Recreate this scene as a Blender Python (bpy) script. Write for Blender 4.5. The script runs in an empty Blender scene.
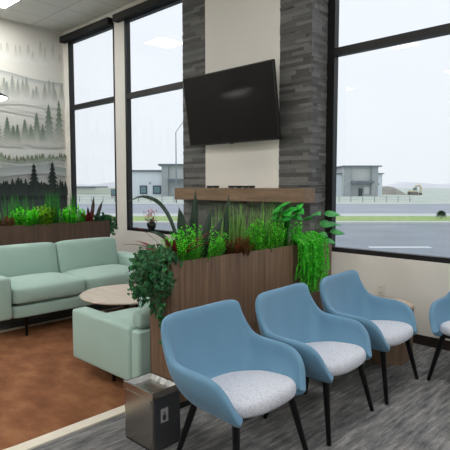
import bpy, bmesh, math, random
from mathutils import Vector, Matrix
random.seed(7)
PI = math.pi
scene = bpy.context.scene
COL = scene.collection
R = random.uniform

# ------------------------------------------------------------------ materials
def lin(c):
    c = c / 255.0
    return c / 12.92 if c <= 0.04045 else ((c + 0.055) / 1.055) ** 2.4
def rgb(r, g, b): return (lin(r), lin(g), lin(b), 1.0)

class NT:
    def __init__(self, name):
        self.m = bpy.data.materials.new(name); self.m.use_nodes = True
        self.t = self.m.node_tree; self.b = self.t.nodes['Principled BSDF']
    def n(self, typ, **kw):
        x = self.t.nodes.new(typ)
        for k, v in kw.items(): setattr(x, k, v)
        return x
    def l(self, a, b): self.t.links.new(a, b)
    def coord(self, scale=(1, 1, 1), rot=(0, 0, 0)):
        tc = self.n('ShaderNodeTexCoord'); mp = self.n('ShaderNodeMapping')
        mp.inputs['Scale'].default_value = scale; mp.inputs['Rotation'].default_value = rot
        self.l(tc.outputs['Object'], mp.inputs['Vector']); return mp.outputs['Vector']
    def noise(self, vec, scale, detail=4, rough=0.55):
        x = self.n('ShaderNodeTexNoise'); x.inputs['Scale'].default_value = scale
        x.inputs['Detail'].default_value = detail; x.inputs['Roughness'].default_value = rough
        self.l(vec, x.inputs['Vector']); return x.outputs['Fac']
    def ramp(self, fac, stops):
        x = self.n('ShaderNodeValToRGB'); e = x.color_ramp.elements
        while len(e) < len(stops): e.new(0.5)
        for el, (p, c) in zip(e, stops): el.position = p; el.color = c
        self.l(fac, x.inputs['Fac']); return x.outputs['Color']
    def mix(self, a, b, fac=0.5, mode='MIX'):
        x = self.n('ShaderNodeMix', data_type='RGBA', blend_type=mode)
        if isinstance(fac, float): x.inputs[0].default_value = fac
        else: self.l(fac, x.inputs[0])
        for s, v in ((6, a), (7, b)):
            if isinstance(v, tuple): x.inputs[s].default_value = v
            else: self.l(v, x.inputs[s])
        return x.outputs[2]
    def color(self, c):
        if isinstance(c, tuple): self.b.inputs['Base Color'].default_value = c
        else: self.l(c, self.b.inputs['Base Color'])
    def bump(self, h, strength=0.3, dist=0.01):
        x = self.n('ShaderNodeBump'); x.inputs['Strength'].default_value = strength
        x.inputs['Distance'].default_value = dist
        self.l(h, x.inputs['Height']); self.l(x.outputs['Normal'], self.b.inputs['Normal'])
    def set(self, rough=0.5, metal=0.0, spec=None):
        self.b.inputs['Roughness'].default_value = rough; self.b.inputs['Metallic'].default_value = metal
        if spec is not None: self.b.inputs['Specular IOR Level'].default_value = spec
        return self.m

def plain(name, c, rough=0.5, metal=0.0, var=0.06, scale=6.0, spec=None):
    q = NT(name); v = q.coord()
    f = q.noise(v, scale)
    a = tuple(x * (1 - var) for x in c[:3]) + (1,); b = tuple(min(1, x * (1 + var)) for x in c[:3]) + (1,)
    q.color(q.ramp(f, [(0.3, a), (0.7, b)])); return q.set(rough, metal, spec)

def fabric(name, c, weave=420, rough=0.85, var=0.05, strength=0.15):
    q = NT(name); v = q.coord(); f = q.noise(v, 5.0); g = q.noise(v, weave, 2)
    a = tuple(x * (1 - var) for x in c[:3]) + (1,); b = tuple(min(1, x * (1 + var)) for x in c[:3]) + (1,)
    q.color(q.ramp(f, [(0.3, a), (0.7, b)])); q.bump(g, strength, 0.002)
    m = q.set(rough); q.b.inputs['Sheen Weight'].default_value = 0.15; return m

def emit(name, c, s):
    q = NT(name); q.color(c); q.b.inputs['Emission Color'].default_value = c
    q.b.inputs['Emission Strength'].default_value = s; return q.set(0.6)

def wood(name, dark, light, scale=(1, 1, 1), bandscale=9.0, rough=0.5):
    q = NT(name); v = q.coord(scale)
    f = q.noise(v, bandscale, 6, 0.6); g = q.noise(v, bandscale * 5, 3, 0.6)
    c1 = q.ramp(f, [(0.3, dark), (0.72, light)])
    c2 = q.ramp(g, [(0.3, (0.72, 0.70, 0.68, 1)), (0.65, (1, 1, 1, 1))])
    q.color(q.mix(c1, c2, 0.7, 'MULTIPLY')); q.bump(g, 0.08, 0.002); return q.set(rough)

def leafmat(name, dark, light, rough=0.45, trans=0.25):
    q = NT(name); g = q.n('ShaderNodeNewGeometry')
    q.color(q.ramp(g.outputs['Random Per Island'], [(0.0, dark), (1.0, light)]))
    m = q.set(rough)
    tr = q.n('ShaderNodeBsdfTranslucent'); mx = q.n('ShaderNodeMixShader'); mx.inputs[0].default_value = trans
    q.l(q.ramp(g.outputs['Random Per Island'], [(0.0, dark), (1.0, light)]), tr.inputs['Color'])
    out = q.t.nodes['Material Output']
    q.l(q.b.outputs[0], mx.inputs[1]); q.l(tr.outputs[0], mx.inputs[2]); q.l(mx.outputs[0], out.inputs['Surface'])
    return m

MAT = {}
MAT['wall'] = plain('warm white paint', rgb(232, 229, 222), 0.7, var=0.015, scale=1.5)
MAT['panel'] = plain('white feature panel paint', rgb(236, 233, 226), 0.65, var=0.012, scale=1.2)
MAT['base'] = plain('dark brown vinyl', rgb(40, 30, 27), 0.45)
MAT['black'] = plain('black anodised aluminium', rgb(8, 9, 11), 0.5, 0.0, var=0.04)
MAT['shade'] = plain('black shade housing', rgb(7, 7, 8), 0.7, var=0.04)
MAT['leg'] = plain('black lacquer', rgb(14, 14, 16), 0.42, var=0.05)
MAT['blue'] = fabric('pale denim blue upholstery', rgb(98, 142, 171), weave=500, rough=0.7, var=0.03)
MAT['mint'] = fabric('mint upholstery', rgb(160, 188, 178), weave=420, var=0.03)
MAT['soil'] = plain('dark planting soil', rgb(38, 28, 22), 0.95, var=0.4, scale=60)
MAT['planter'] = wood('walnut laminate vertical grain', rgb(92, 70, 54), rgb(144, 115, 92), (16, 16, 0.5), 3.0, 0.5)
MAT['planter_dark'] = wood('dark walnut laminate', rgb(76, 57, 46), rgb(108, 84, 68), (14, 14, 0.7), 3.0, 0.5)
MAT['mantle'] = wood('oak mantel', rgb(112, 90, 68), rgb(146, 121, 96), (0.8, 9, 9), 3.0, 0.55)
MAT['drum'] = wood('oak drum sides', rgb(106, 86, 70), rgb(150, 125, 102), (12, 12, 0.8), 2.6, 0.5)
MAT['drum_top'] = wood('pale oak top', rgb(196, 174, 150), rgb(218, 198, 176), (12, 1, 3), 2.0, 0.45)
MAT['table_top'] = wood('bleached wood top', rgb(196, 182, 166), rgb(214, 202, 188), (1.2, 14, 3), 1.6, 0.4)
MAT['steel'] = plain('brushed stainless steel', rgb(168, 163, 156), 0.26, 1.0, var=0.05, scale=3)
MAT['steel_dark'] = plain('dark grey bin side', rgb(92, 94, 98), 0.38, 0.75, var=0.06, scale=3)
MAT['bag'] = plain('translucent white liner', rgb(200, 200, 198), 0.35, var=0.12, scale=40)
MAT['sticker'] = plain('white sticker', rgb(176, 178, 180), 0.5)
MAT['ink'] = plain('dark print', rgb(50, 52, 56), 0.6)
MAT['screen'] = plain('switched off screen', rgb(7, 6, 6), 0.12, var=0.02, spec=0.22)
MAT['bezel'] = plain('black plastic', rgb(9, 9, 10), 0.4)
MAT['plastic_w'] = plain('white plastic', rgb(228, 224, 214), 0.4, var=0.01)
MAT['slot'] = plain('dark slot', rgb(70, 66, 60), 0.5)
MAT['cream'] = fabric('cream rug binding', rgb(222, 214, 198), weave=300, var=0.05)
MAT['light'] = emit('lit diffuser', (1.0, 0.98, 0.955, 1), 28.0)
MAT['pend_light'] = emit('lit pendant diffuser', (1.0, 0.98, 0.95, 1), 9.0)
MAT['trimw'] = plain('white enamel', rgb(225, 224, 218), 0.5, var=0.01)

def m_seat():
    q = NT('speckled pale seat fabric'); v = q.coord()
    x = q.n('ShaderNodeTexVoronoi', feature='DISTANCE_TO_EDGE'); x.inputs['Scale'].default_value = 70
    nz = q.n('ShaderNodeTexNoise'); nz.inputs['Scale'].default_value = 60
    q.l(v, nz.inputs['Vector']); q.l(q.mix(v, nz.outputs['Color'], 0.05), x.inputs['Vector'])
    f = q.noise(v, 150, 3)
    c = q.ramp(x.outputs['Distance'], [(0.0, rgb(160, 166, 182)), (0.07, rgb(208, 212, 222))])
    c2 = q.ramp(f, [(0.30, rgb(160, 164, 178)), (0.45, (1, 1, 1, 1))])
    q.color(q.mix(c, c2, 0.5, 'MULTIPLY')); q.bump(f, 0.1, 0.002); return q.set(0.85)
MAT['seat'] = m_seat()

def m_carpet():
    q = NT('grey streaked carpet tile'); v = q.coord((10, 1.3, 1)); w = q.coord()
    f = q.noise(v, 3.0, 9, 0.74); g = q.noise(w, 150, 3, 0.8); h = q.noise(q.coord((3, 1, 1)), 0.8, 3)
    c1 = q.ramp(f, [(0.33, rgb(76, 78, 81)), (0.5, rgb(134, 134, 134)), (0.66, rgb(180, 178, 174))])
    c2 = q.ramp(h, [(0.35, (0.78, 0.78, 0.8, 1)), (0.65, (1, 1, 1, 1))])
    c3 = q.ramp(g, [(0.3, (0.66, 0.66, 0.66, 1)), (0.7, (1, 1, 1, 1))])
    q.color(q.mix(q.mix(c1, c2, 1.0, 'MULTIPLY'), c3, 1.0, 'MULTIPLY')); q.bump(g, 0.5, 0.004)
    return q.set(0.95, spec=0.15)
MAT['carpet'] = m_carpet()

def m_rug():
    q = NT('rust brown rug pile'); v = q.coord((1.0, 1.6, 1)); w = q.coord()
    f = q.noise(v, 3.4, 6, 0.62); g = q.noise(w, 160, 2, 0.7)
    c1 = q.ramp(f, [(0.3, rgb(116, 72, 46)), (0.52, rgb(142, 95, 64)), (0.72, rgb(164, 117, 83))])
    c3 = q.ramp(g, [(0.3, (0.75, 0.74, 0.73, 1)), (0.7, (1, 1, 1, 1))])
    q.color(q.mix(c1, c3, 1.0, 'MULTIPLY')); q.bump(g, 0.45, 0.004); return q.set(0.9, spec=0.2)
MAT['rug'] = m_rug()

def m_ceiling():
    q = NT('acoustic ceiling tile grid'); v = q.coord()
    mp = q.n('ShaderNodeMapping'); mp.inputs['Location'].default_value = (6.3 + 6.0, 1.0, 0)
    q.l(v, mp.inputs['Vector'])
    br = q.n('ShaderNodeTexBrick', offset=0.0, squash=1.0)
    br.inputs['Scale'].default_value = 1.0; br.inputs['Brick Width'].default_value = 0.6
    br.inputs['Row Height'].default_value = 0.6; br.inputs['Mortar Size'].default_value = 0.009
    br.inputs['Mortar Smooth'].default_value = 0.3
    br.inputs['Color1'].default_value = rgb(245, 243, 236); br.inputs['Color2'].default_value = rgb(242, 240, 233)
    br.inputs['Mortar'].default_value = rgb(208, 206, 198)
    q.l(mp.outputs['Vector'], br.inputs['Vector'])
    g = q.noise(v, 90, 3); c3 = q.ramp(g, [(0.3, (0.9, 0.9, 0.9, 1)), (0.6, (1, 1, 1, 1))])
    q.color(q.mix(br.outputs['Color'], c3, 0.6, 'MULTIPLY')); return q.set(0.9, spec=0.1)
MAT['ceiling'] = m_ceiling()

def m_stone():
    q = NT('stacked ledger stone'); v = q.coord((3, 3, 14)); g = q.n('ShaderNodeNewGeometry')
    a = q.ramp(g.outputs['Random Per Island'], [(0.0, rgb(78, 78, 76)), (0.5, rgb(102, 102, 101)), (1.0, rgb(126, 126, 124))])
    f = q.noise(v, 4, 5, 0.6); c = q.ramp(f, [(0.3, (0.72, 0.72, 0.72, 1)), (0.7, (1, 1, 1, 1))])
    q.color(q.mix(a, c, 1.0, 'MULTIPLY')); q.bump(f, 0.4, 0.008); return q.set(0.75)
MAT['stone'] = m_stone()

def m_glass():
    q = NT('window glass'); t = q.t
    tr = q.n('ShaderNodeBsdfTransparent'); gl = q.n('ShaderNodeBsdfGlossy'); gl.inputs['Roughness'].default_value = 0.0
    tr.inputs['Color'].default_value = (0.97, 0.985, 0.99, 1)
    fr = q.n('ShaderNodeFresnel'); fr.inputs['IOR'].default_value = 1.45
    mx = q.n('ShaderNodeMixShader'); q.l(fr.outputs[0], mx.inputs[0]); q.l(tr.outputs[0], mx.inputs[1]); q.l(gl.outputs[0], mx.inputs[2])
    q.l(mx.outputs[0], t.nodes['Material Output'].inputs['Surface']); return q.m
MAT['glass'] = m_glass()

def m_attr(name, rough=0.8):
    q = NT(name); a = q.n('ShaderNodeVertexColor'); a.layer_name = 'Col'; q.color(a.outputs['Color']); return q.set(rough, spec=0.2)
MAT['print'] = m_attr('printed wallpaper')

# leaves
MAT['lf_lime'] = leafmat('lime green leaves', rgb(44, 200, 30), rgb(150, 255, 78), trans=0.5)
MAT['lf_yel'] = leafmat('yellow green leaves', rgb(80, 160, 18), rgb(185, 235, 60), trans=0.4)
MAT['lf_green'] = leafmat('mid green leaves', rgb(22, 100, 26), rgb(70, 160, 60))
MAT['lf_ivy'] = leafmat('dark ivy leaves', rgb(12, 58, 28), rgb(40, 124, 62))
MAT['lf_fern'] = leafmat('bright fern fronds', rgb(36, 190, 40), rgb(130, 250, 90), trans=0.5)
MAT['lf_grass'] = leafmat('grass blades', rgb(58, 116, 40), rgb(150, 192, 100), trans=0.4)
MAT['lf_dgrass'] = leafmat('dark grass blades', rgb(24, 110, 30), rgb(70, 170, 60), trans=0.4)
MAT['lf_sword'] = leafmat('deep green sword leaves', rgb(8, 34, 22), rgb(20, 54, 34), trans=0.03)
MAT['lf_red'] = leafmat('russet leaves', rgb(92, 36, 22), rgb(160, 78, 40))
MAT['lf_burg'] = leafmat('burgundy leaves', rgb(90, 22, 30), rgb(160, 50, 50))
MAT['lf_pink'] = leafmat('pink bracts', rgb(176, 60, 64), rgb(216, 128, 112))
MAT['lf_dark'] = leafmat('near black leaves', rgb(40, 22, 22), rgb(62, 44, 34), trans=0.05)
MAT['lf_broad'] = leafmat('broad green leaves', rgb(16, 160, 34), rgb(60, 215, 70))
MAT['lf_pale'] = leafmat('variegated green leaves', rgb(30, 140, 60), rgb(110, 210, 120), trans=0.35)
MAT['lf_teal'] = leafmat('blue green leaves', rgb(34, 92, 70), rgb(74, 132, 106))
MAT['stem'] = plain('green stems', rgb(66, 92, 44), 0.6)
MAT['pot'] = plain('dark glazed pot', rgb(24, 28, 26), 0.35)

# outside; haze is put into the pale colours of buildings, hills and excavator
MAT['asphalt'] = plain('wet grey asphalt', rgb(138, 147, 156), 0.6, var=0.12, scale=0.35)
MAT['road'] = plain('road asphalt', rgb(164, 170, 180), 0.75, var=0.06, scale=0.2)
MAT['stripe'] = plain('white line paint', rgb(222, 226, 230), 0.7)
MAT['kerb'] = plain('pale concrete', rgb(208, 212, 208), 0.8, var=0.03, scale=0.6)
MAT['lawn'] = plain('lawn grass', rgb(160, 184, 118), 0.9, var=0.16, scale=1.5)
MAT['verge'] = plain('dry pale verge', rgb(192, 202, 192), 0.9, var=0.10, scale=0.3)
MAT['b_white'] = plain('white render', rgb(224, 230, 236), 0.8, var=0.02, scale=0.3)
MAT['b_grey'] = plain('grey stone facing', rgb(168, 174, 176), 0.8, var=0.08, scale=1.2)
MAT['b_panel'] = plain('haze-paled grey panel', rgb(206, 210, 208), 0.8, var=0.02)
MAT['b_trim'] = plain('dark grey flashing', rgb(108, 118, 126), 0.6)
MAT['b_dark'] = plain('dark door', rgb(58, 66, 72), 0.4)
MAT['b_glass'] = plain('tinted panes', rgb(110, 138, 146), 0.2)
MAT['b_teal'] = plain('dark teal window frame', rgb(52, 78, 86), 0.5)
MAT['b_beige'] = plain('haze-paled beige siding', rgb(204, 208, 196), 0.8, var=0.03)
MAT['excav'] = plain('haze-paled yellow paint', rgb(214, 202, 172), 0.6)
MAT['track'] = plain('dull rubber track', rgb(120, 116, 112), 0.8)
MAT['dirt'] = plain('grey brown dirt', rgb(152, 148, 140), 0.95, var=0.15, scale=0.8)
MAT['hill'] = plain('haze-paled far hills', rgb(226, 226, 230), 0.95, var=0.03, scale=0.02)
MAT['bush'] = leafmat('outdoor bush leaves', rgb(38, 66, 48), rgb(70, 104, 70))
MAT['post'] = plain('galvanised post', rgb(132, 142, 146), 0.5)

# ------------------------------------------------------------------ builders
def wpos(o):
    p = Vector((0, 0, 0))
    while o is not None: p += Vector(o.location); o = o.parent
    return p
def link(name, me, mat, parent=None, smooth=False):
    o = bpy.data.objects.new(name, me)
    if mat is not None: me.materials.append(MAT[mat] if isinstance(mat, str) else mat)
    if smooth:
        for p in me.polygons: p.use_smooth = True
    COL.objects.link(o)
    if parent is not None: o.parent = parent
    return o
def meshobj(name, vf, mat, parent=None, smooth=False):
    """vf = (verts, faces), coordinates in the world; stored relative to the parent"""
    v, f = vf; off = wpos(parent) if parent is not None else Vector((0, 0, 0))
    me = bpy.data.meshes.new(name)
    me.from_pydata([tuple(Vector(p) - off) for p in v], [], f); me.update()
    return link(name, me, mat, parent, smooth)
def bmobj(name, bm, mat, parent=None, smooth=False):
    off = wpos(parent) if parent is not None else Vector((0, 0, 0))
    bmesh.ops.translate(bm, verts=bm.verts, vec=-off)
    bmesh.ops.recalc_face_normals(bm, faces=bm.faces)
    me = bpy.data.meshes.new(name); bm.to_mesh(me); bm.free()
    return link(name, me, mat, parent, smooth)
def join(*vfs):
    V, F = [], []
    for v, f in vfs:
        k = len(V); V += list(v); F += [tuple(i + k for i in q) for q in f]
    return V, F
def bx(a, b):
    (x0, y0, z0), (x1, y1, z1) = a, b
    v = [(x0, y0, z0), (x1, y0, z0), (x1, y1, z0), (x0, y1, z0), (x0, y0, z1), (x1, y0, z1), (x1, y1, z1), (x0, y1, z1)]
    return v, [(0, 3, 2, 1), (4, 5, 6, 7), (0, 1, 5, 4), (1, 2, 6, 5), (2, 3, 7, 6), (3, 0, 4, 7)]
def bevbox(a, b, r=0.01, seg=3):
    bm = bmesh.new(); bmesh.ops.create_cube(bm, size=1)
    s = [b[i] - a[i] for i in range(3)]; c = [(a[i] + b[i]) / 2 for i in range(3)]
    for v in bm.verts: v.co = Vector([v.co[i] * s[i] + c[i] for i in range(3)])
    bmesh.ops.bevel(bm, geom=list(bm.edges), offset=r, segments=seg, profile=0.5, affect='EDGES')
    return bm
def tube(pts, rad, n=8, caps=True):
    pts = [Vector(p) for p in pts]; m = len(pts)
    rad = rad if isinstance(rad, (list, tuple)) else [rad] * m
    V, F = [], []
    for i, p in enumerate(pts):
        t = (pts[min(i + 1, m - 1)] - pts[max(i - 1, 0)]).normalized()
        a = Vector((0, 0, 1)) if abs(t.z) < 0.9 else Vector((1, 0, 0))
        u = t.cross(a).normalized(); w = u.cross(t).normalized()
        for k in range(n):
            an = 2 * PI * k / n; V.append(tuple(p + (u * math.cos(an) + w * math.sin(an)) * rad[i]))
    for i in range(m - 1):
        for k in range(n): F.append((i * n + k, i * n + (k + 1) % n, (i + 1) * n + (k + 1) % n, (i + 1) * n + k))
    if caps: F.append(tuple(range(n))); F.append(tuple((m - 1) * n + k for k in range(n)))
    return V, F
def lathe(prof, c, n=32, capb=True, capt=True):
    V, F = [], []; m = len(prof)
    for r, z in prof:
        for k in range(n):
            an = 2 * PI * (k + 0.5) / n; V.append((c[0] + r * math.cos(an), c[1] + r * math.sin(an), c[2] + z))
    for i in range(m - 1):
        for k in range(n): F.append((i * n + k, i * n + (k + 1) % n, (i + 1) * n + (k + 1) % n, (i + 1) * n + k))
    if capb: F.append(tuple(range(n))[::-1])
    if capt: F.append(tuple((m - 1) * n + k for k in range(n)))
    return V, F
def tag(o, label, cat, group=None):
    o['label'] = label; o['category'] = cat
    if group: o['group'] = group
    return o
def thing(name, label, cat, loc=(0, 0, 0), group=None):
    o = bpy.data.objects.new(name, None); o.location = loc; o.empty_display_size = 0.1; COL.objects.link(o)
    return tag(o, label, cat, group)
def struct(o): o['kind'] = 'structure'; return o

# ------------------------------------------------------------------ room shell
XM, D, H = -7.985, 4.35, 3.97
XR, YB = 4.0, -4.0
SILL, HEAD, WT = 0.745, 3.80, 0.08
struct(meshobj('floor', bx((XM - .2, YB - .2, -0.1), (XR + .2, D + WT, 0)), 'carpet'))
struct(meshobj('ceiling', bx((XM - .2, YB - .2, H), (XR + .2, D + WT, H + 0.1)), 'ceiling'))
struct(meshobj('wall_mural', bx((XM - .2, YB - .2, 0), (XM, D + WT, H)), 'wall'))
struct(meshobj('wall_right', bx((XR, YB - .2, 0), (XR + .2, D + WT, H)), 'wall'))
struct(meshobj('wall_rear', bx((XM, YB - .2, 0), (XR, YB, H)), 'wall'))
W1, W2, W3 = (-7.83, -6.475), (-6.225, -4.45), (-2.802, 1.7)
parts = [bx((XM, D, 0), (XR, D + WT, SILL)), bx((XM, D, HEAD), (XR, D + WT, H))]
for a, b in ((XM, W1[0]), (W1[1], W2[0]), (W2[1], W3[0]), (W3[1], XR)):
    parts.append(bx((a, D, SILL), (b, D + WT, HEAD)))
struct(meshobj('wall_window', join(*parts), 'wall'))
struct(meshobj('baseboard_window', bx((XM, D - 0.012, 0), (XR, D - 0.001, 0.085)), 'base'))
struct(meshobj('baseboard_mural', bx((XM + 0.001, YB, 0), (XM + 0.012, D - 0.013, 0.085)), 'base'))
def window(name, x0, x1, mids, jamb=0.045):
    fy0, fy1 = D + 0.002, D + 0.075; fw = 0.045
    root = bpy.data.objects.new(name, None); root.location = ((x0 + x1) / 2, D, SILL); COL.objects.link(root); struct(root)
    xs = [x0] + mids + [x1]
    fr = [bx((x0, fy0, SILL), (x1, fy1, SILL + fw)), bx((x0, fy0, HEAD - 0.045), (x1, fy1, HEAD))]
    fr += [bx((x0, fy0, SILL), (x0 + jamb, fy1, HEAD)), bx((x1 - fw, fy0, SILL), (x1, fy1, HEAD))]
    for m in mids: fr.append(bx((m - fw / 2, fy0, SILL), (m + fw / 2, fy1, HEAD)))
    meshobj('window_frame', join(*fr), 'black', root)
    meshobj('transom_bar', bx((x0 + fw, fy0 + 0.001, 2.665), (x1 - fw, fy1 - 0.001, 2.74)), 'black', root)
    gy = D + 0.05
    for a, b in zip(xs[:-1], xs[1:]):
        for z0, z1 in ((SILL + fw, 2.665), (2.74, HEAD - 0.045)):
            meshobj('window_pane', ([(a + 0.02, gy, z0), (b - 0.02, gy, z0), (b - 0.02, gy, z1), (a + 0.02, gy, z1)], [(0, 1, 2, 3)]), 'glass', root)
    return root
window('window_1', W1[0], W1[1], [])
window('window_2', W2[0], W2[1], [])
window('window_3', W3[0], W3[1], [-0.55], 0.085)

def roller(x0, x1, label):
    r = thing('roller_blind', label, 'blind', ((x0 + x1) / 2, D - 0.06, 3.86), 'black roller blinds above the windows')
    bmobj('housing', bevbox((x0, D - 0.10, 3.772), (x1, D - 0.002, 3.868), 0.006, 2), 'shade', r)
    meshobj('hem_bar', bx((x0 + 0.03, D - 0.06, 3.772), (x1 - 0.03, D - 0.045, 3.79)), 'shade', r)
roller(-7.93, -6.49, 'long black roller blind housing above the window nearest the mural')
roller(-6.37, -4.66, 'black roller blind housing above the window left of the stone column')

# ceiling light panels
n = 0
LIGHTS = [(x, y) for x in (-7.2, -4.2, -1.2, 1.8) for y in (2.9, -0.1, -3.1) if (x, y) != (-4.2, 2.9)]
def light_label(i, x, y):
    if i == 0: return 'lit square ceiling panel by the mural wall at the top left corner'
    if i == 3: return 'lit square ceiling panel mirrored in the big right-hand window'
    return 'lit square white ceiling panel of the room behind the viewpoint'
for i, (x, y) in enumerate(LIGHTS):
    r = thing('ceiling_light', light_label(i, x, y), 'ceiling light', (x, y, H), 'square ceiling light panels')
    a = 0.295
    meshobj('frame', join(bx((x - a, y - a, H - 0.016), (x + a, y - a + 0.02, H - 0.001)), bx((x - a, y + a - 0.02, H - 0.016), (x + a, y + a, H - 0.001)),
                          bx((x - a, y - a + 0.02, H - 0.016), (x - a + 0.02, y + a - 0.02, H - 0.001)), bx((x + a - 0.02, y - a + 0.02, H - 0.016), (x + a, y + a - 0.02, H - 0.001))), 'trimw', r)
    meshobj('diffuser', bx((x - a + 0.021, y - a + 0.021, H - 0.010), (x + a - 0.021, y + a - 0.021, H - 0.002)), 'light', r)

# pendant lamp
pc = (-5.25, 1.95, 2.275)
r = thing('pendant_lamp', 'round pendant lamp with dark shell and lit underside at the left edge', 'lamp', (pc[0], pc[1], H))
meshobj('shade', lathe([(0.255, 0.0), (0.262, 0.005), (0.255, 0.02), (0.20, 0.045), (0.06, 0.065), (0.02, 0.09)], pc, 40, False, True), 'shade', r, True)
meshobj('diffuser', lathe([(0.02, -0.035), (0.12, -0.03), (0.22, -0.01), (0.25, 0.004)], pc, 40, True, False), 'pend_light', r, True)
meshobj('cord', tube([(pc[0], pc[1], pc[2] + 0.09), (pc[0], pc[1], H - 0.03)], 0.006), 'shade', r)
meshobj('canopy', lathe([(0.06, -0.03), (0.06, -0.001)], (pc[0], pc[1], H), 24), 'shade', r)

# ------------------------------------------------------------------ mural
def mural():
    V, F, C = [], [], []
    x = [XM + 0.002]
    Y0, Y1 = 1.6, 4.33
    def poly(pts, cols):
        k = len(V)
        for (y, z), c in zip(pts, cols): V.append((x[0], y, z)); C.append(c)
        F.append(tuple(range(k, k + len(pts))))
    def mixc(a, b, t): return tuple(lin(a[i] + (b[i] - a[i]) * t) for i in range(3)) + (1,)
    paper = (218, 219, 214)
    def strip(ys, tops, bots, ct, cb):
        for i in range(len(ys) - 1):
            poly([(ys[i], bots[i]), (ys[i + 1], bots[i + 1]), (ys[i + 1], tops[i + 1]), (ys[i], tops[i])], [cb, cb, ct, ct])
    N = 90; ys = [Y0 + (Y1 - Y0) * i / N for i in range(N + 1)]
    def flat(z0, z1, c0, c1):
        poly([(Y0, z0), (Y1, z0), (Y1, z1), (Y0, z1)], [mixc(c0, c0, 0)] * 2 + [mixc(c1, c1, 0)] * 2)
    flat(0.09, 1.25, (120, 128, 126), (150, 156, 152)); flat(1.25, 2.0, (186, 190, 187), (216, 218, 213))
    flat(2.0, 3.95, (216, 218, 213), (214, 212, 203))
    def fir(y, z, h, w, c, base, fade0=0.15, fade1=0.75):
        """tiered silhouette, printed fading into mist at its foot"""
        x[0] += 0.00012; w = w * 1.35; tiers = 9; rows = []
        for i in range(tiers + 1):
            t = i / tiers; half = w * (0.06 + 0.94 * (1 - t) ** 0.85) * R(0.85, 1.1); zz = z + h * t
            rows.append((zz, half))
        for i in range(tiers):
            z0, a = rows[i]; z1, b = rows[i + 1]
            def cc(zv):
                t = (zv - z) / h; k = min(1, max(0, (t - fade0) / (fade1 - fade0))); return mixc(base, c, k)
            poly([(y - a, z0), (y + a, z0), (y + b * 0.45, z1), (y - b * 0.45, z1)], [cc(z0), cc(z0), cc(z1), cc(z1)])
        poly([(y - w * 0.03, z + h * 0.93), (y + w * 0.03, z + h * 0.93), (y, z + h * 1.06)], [mixc(c, c, 0)] * 3)
    def ridge(z0, amp, c, base, depth, seed, jag=0.0, slope=0.0):
        rnd = random.Random(seed); ph = [rnd.uniform(0, 6) for _ in range(4)]
        tops = [z0 + slope * (y - 3) + amp * (math.sin(y * 2.1 + ph[0]) + 0.5 * math.sin(y * 5.3 + ph[1])) + rnd.uniform(0, jag) for y in ys]
        strip(ys, tops, [t - depth for t in tops], mixc(c, c, 0), mixc(base, base, 0)); return tops
    mist = (217, 218, 213)
    x[0] += 0.001
    for i in range(26): fir(Y0 + (Y1 - Y0) * (i + R(0, .8)) / 26, 3.38 + R(-.05, .03), R(.2, .38), R(.04, .06), (184, 183, 172), mist, 0.2, 0.9)
    x[0] += 0.001; ridge(3.14, 0.03, (166, 171, 168), mist, 0.10, 3)
    x[0] += 0.001
    for i in range(34): fir(Y0 + (Y1 - Y0) * (i + R(0, .9)) / 34, 2.72 + R(-.05, .05) - 0.06 * (i - 17) / 34, R(.24, .46), R(.055, .08), (146, 153, 144), mist, 0.2, 0.95)
    x[0] += 0.001; ridge(2.66, 0.02, (188, 190, 184), mist, 0.07, 8, 0, -0.1)
    x[0] += 0.001
    for y, h, w in ((3.36, .46, .09), (3.52, .36, .08), (3.64, .40, .085), (3.84, .56, .10), (4.05, .72, .115), (4.235, .78, .095), (3.2, .5, .09), (3.0, .62, .1), (2.8, .45, .09), (2.6, .7, .11), (2.4, .4, .08), (2.2, .6, .1), (2.0, .5, .1), (1.8, .6, .1), (3.45, .3, .08), (3.74, .34, .07), (3.94, .36, .07)):
        fir(y, 2.04 + R(-.03, .03), h, w, (112, 126, 112), (198, 200, 193), 0.1, 0.7)
    x[0] += 0.001; crest = ridge(1.86, 0.035, (140, 150, 136), (200, 204, 200), 0.10, 5, 0.02)
    x[0] += 0.001
    for k in range(110):
        i = random.randrange(len(ys)); g_ = R(-14, 14); c_ = (118 + g_, 130 + g_, 108 + g_)
        fir(ys[i] + R(-.02, .02), crest[i] - .035, R(.05, .12), R(.018, .034), c_, (176, 184, 172), 0.0, 0.45)
    x[0] += 0.001; ridge(1.70, 0.03, (150, 160, 158), (184, 190, 188), 0.14, 15)
    x[0] += 0.001; ridge(1.38, 0.035, (44, 52, 50), (84, 92, 92), 0.85, 4, 0.07)
    x[0] += 0.001
    for y, h, w in ((3.76, .58, .13), (4.08, .62, .12), (3.5, .36, .1), (3.3, .3, .09), (3.62, .32, .09), (3.92, .28, .09), (4.25, .30, .09), (3.1, .5, .12), (2.9, .4, .1), (2.6, .55, .12), (2.3, .4, .1), (2.0, .5, .12)):
        fir(y, 1.18, h, w, (40, 50, 46), (46, 54, 52), 0, 0.5)
    for i in range(40): fir(Y0 + (Y1 - Y0) * (i + R(0, .9)) / 40, 1.24, R(.2, .30), R(.04, .07), (50, 60, 56), (60, 68, 66), 0, 0.5)
    me = bpy.data.meshes.new('mural'); me.from_pydata(V, [], F); me.update()
    at = me.color_attributes.new('Col', 'FLOAT_COLOR', 'POINT')
    for i, c in enumerate(C): at.data[i].color = c
    o = link('mural', me, 'print')
    tag(o, 'grey green wallpaper mural of misty fir forest and ridges on the left wall', 'mural')
mural()

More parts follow.
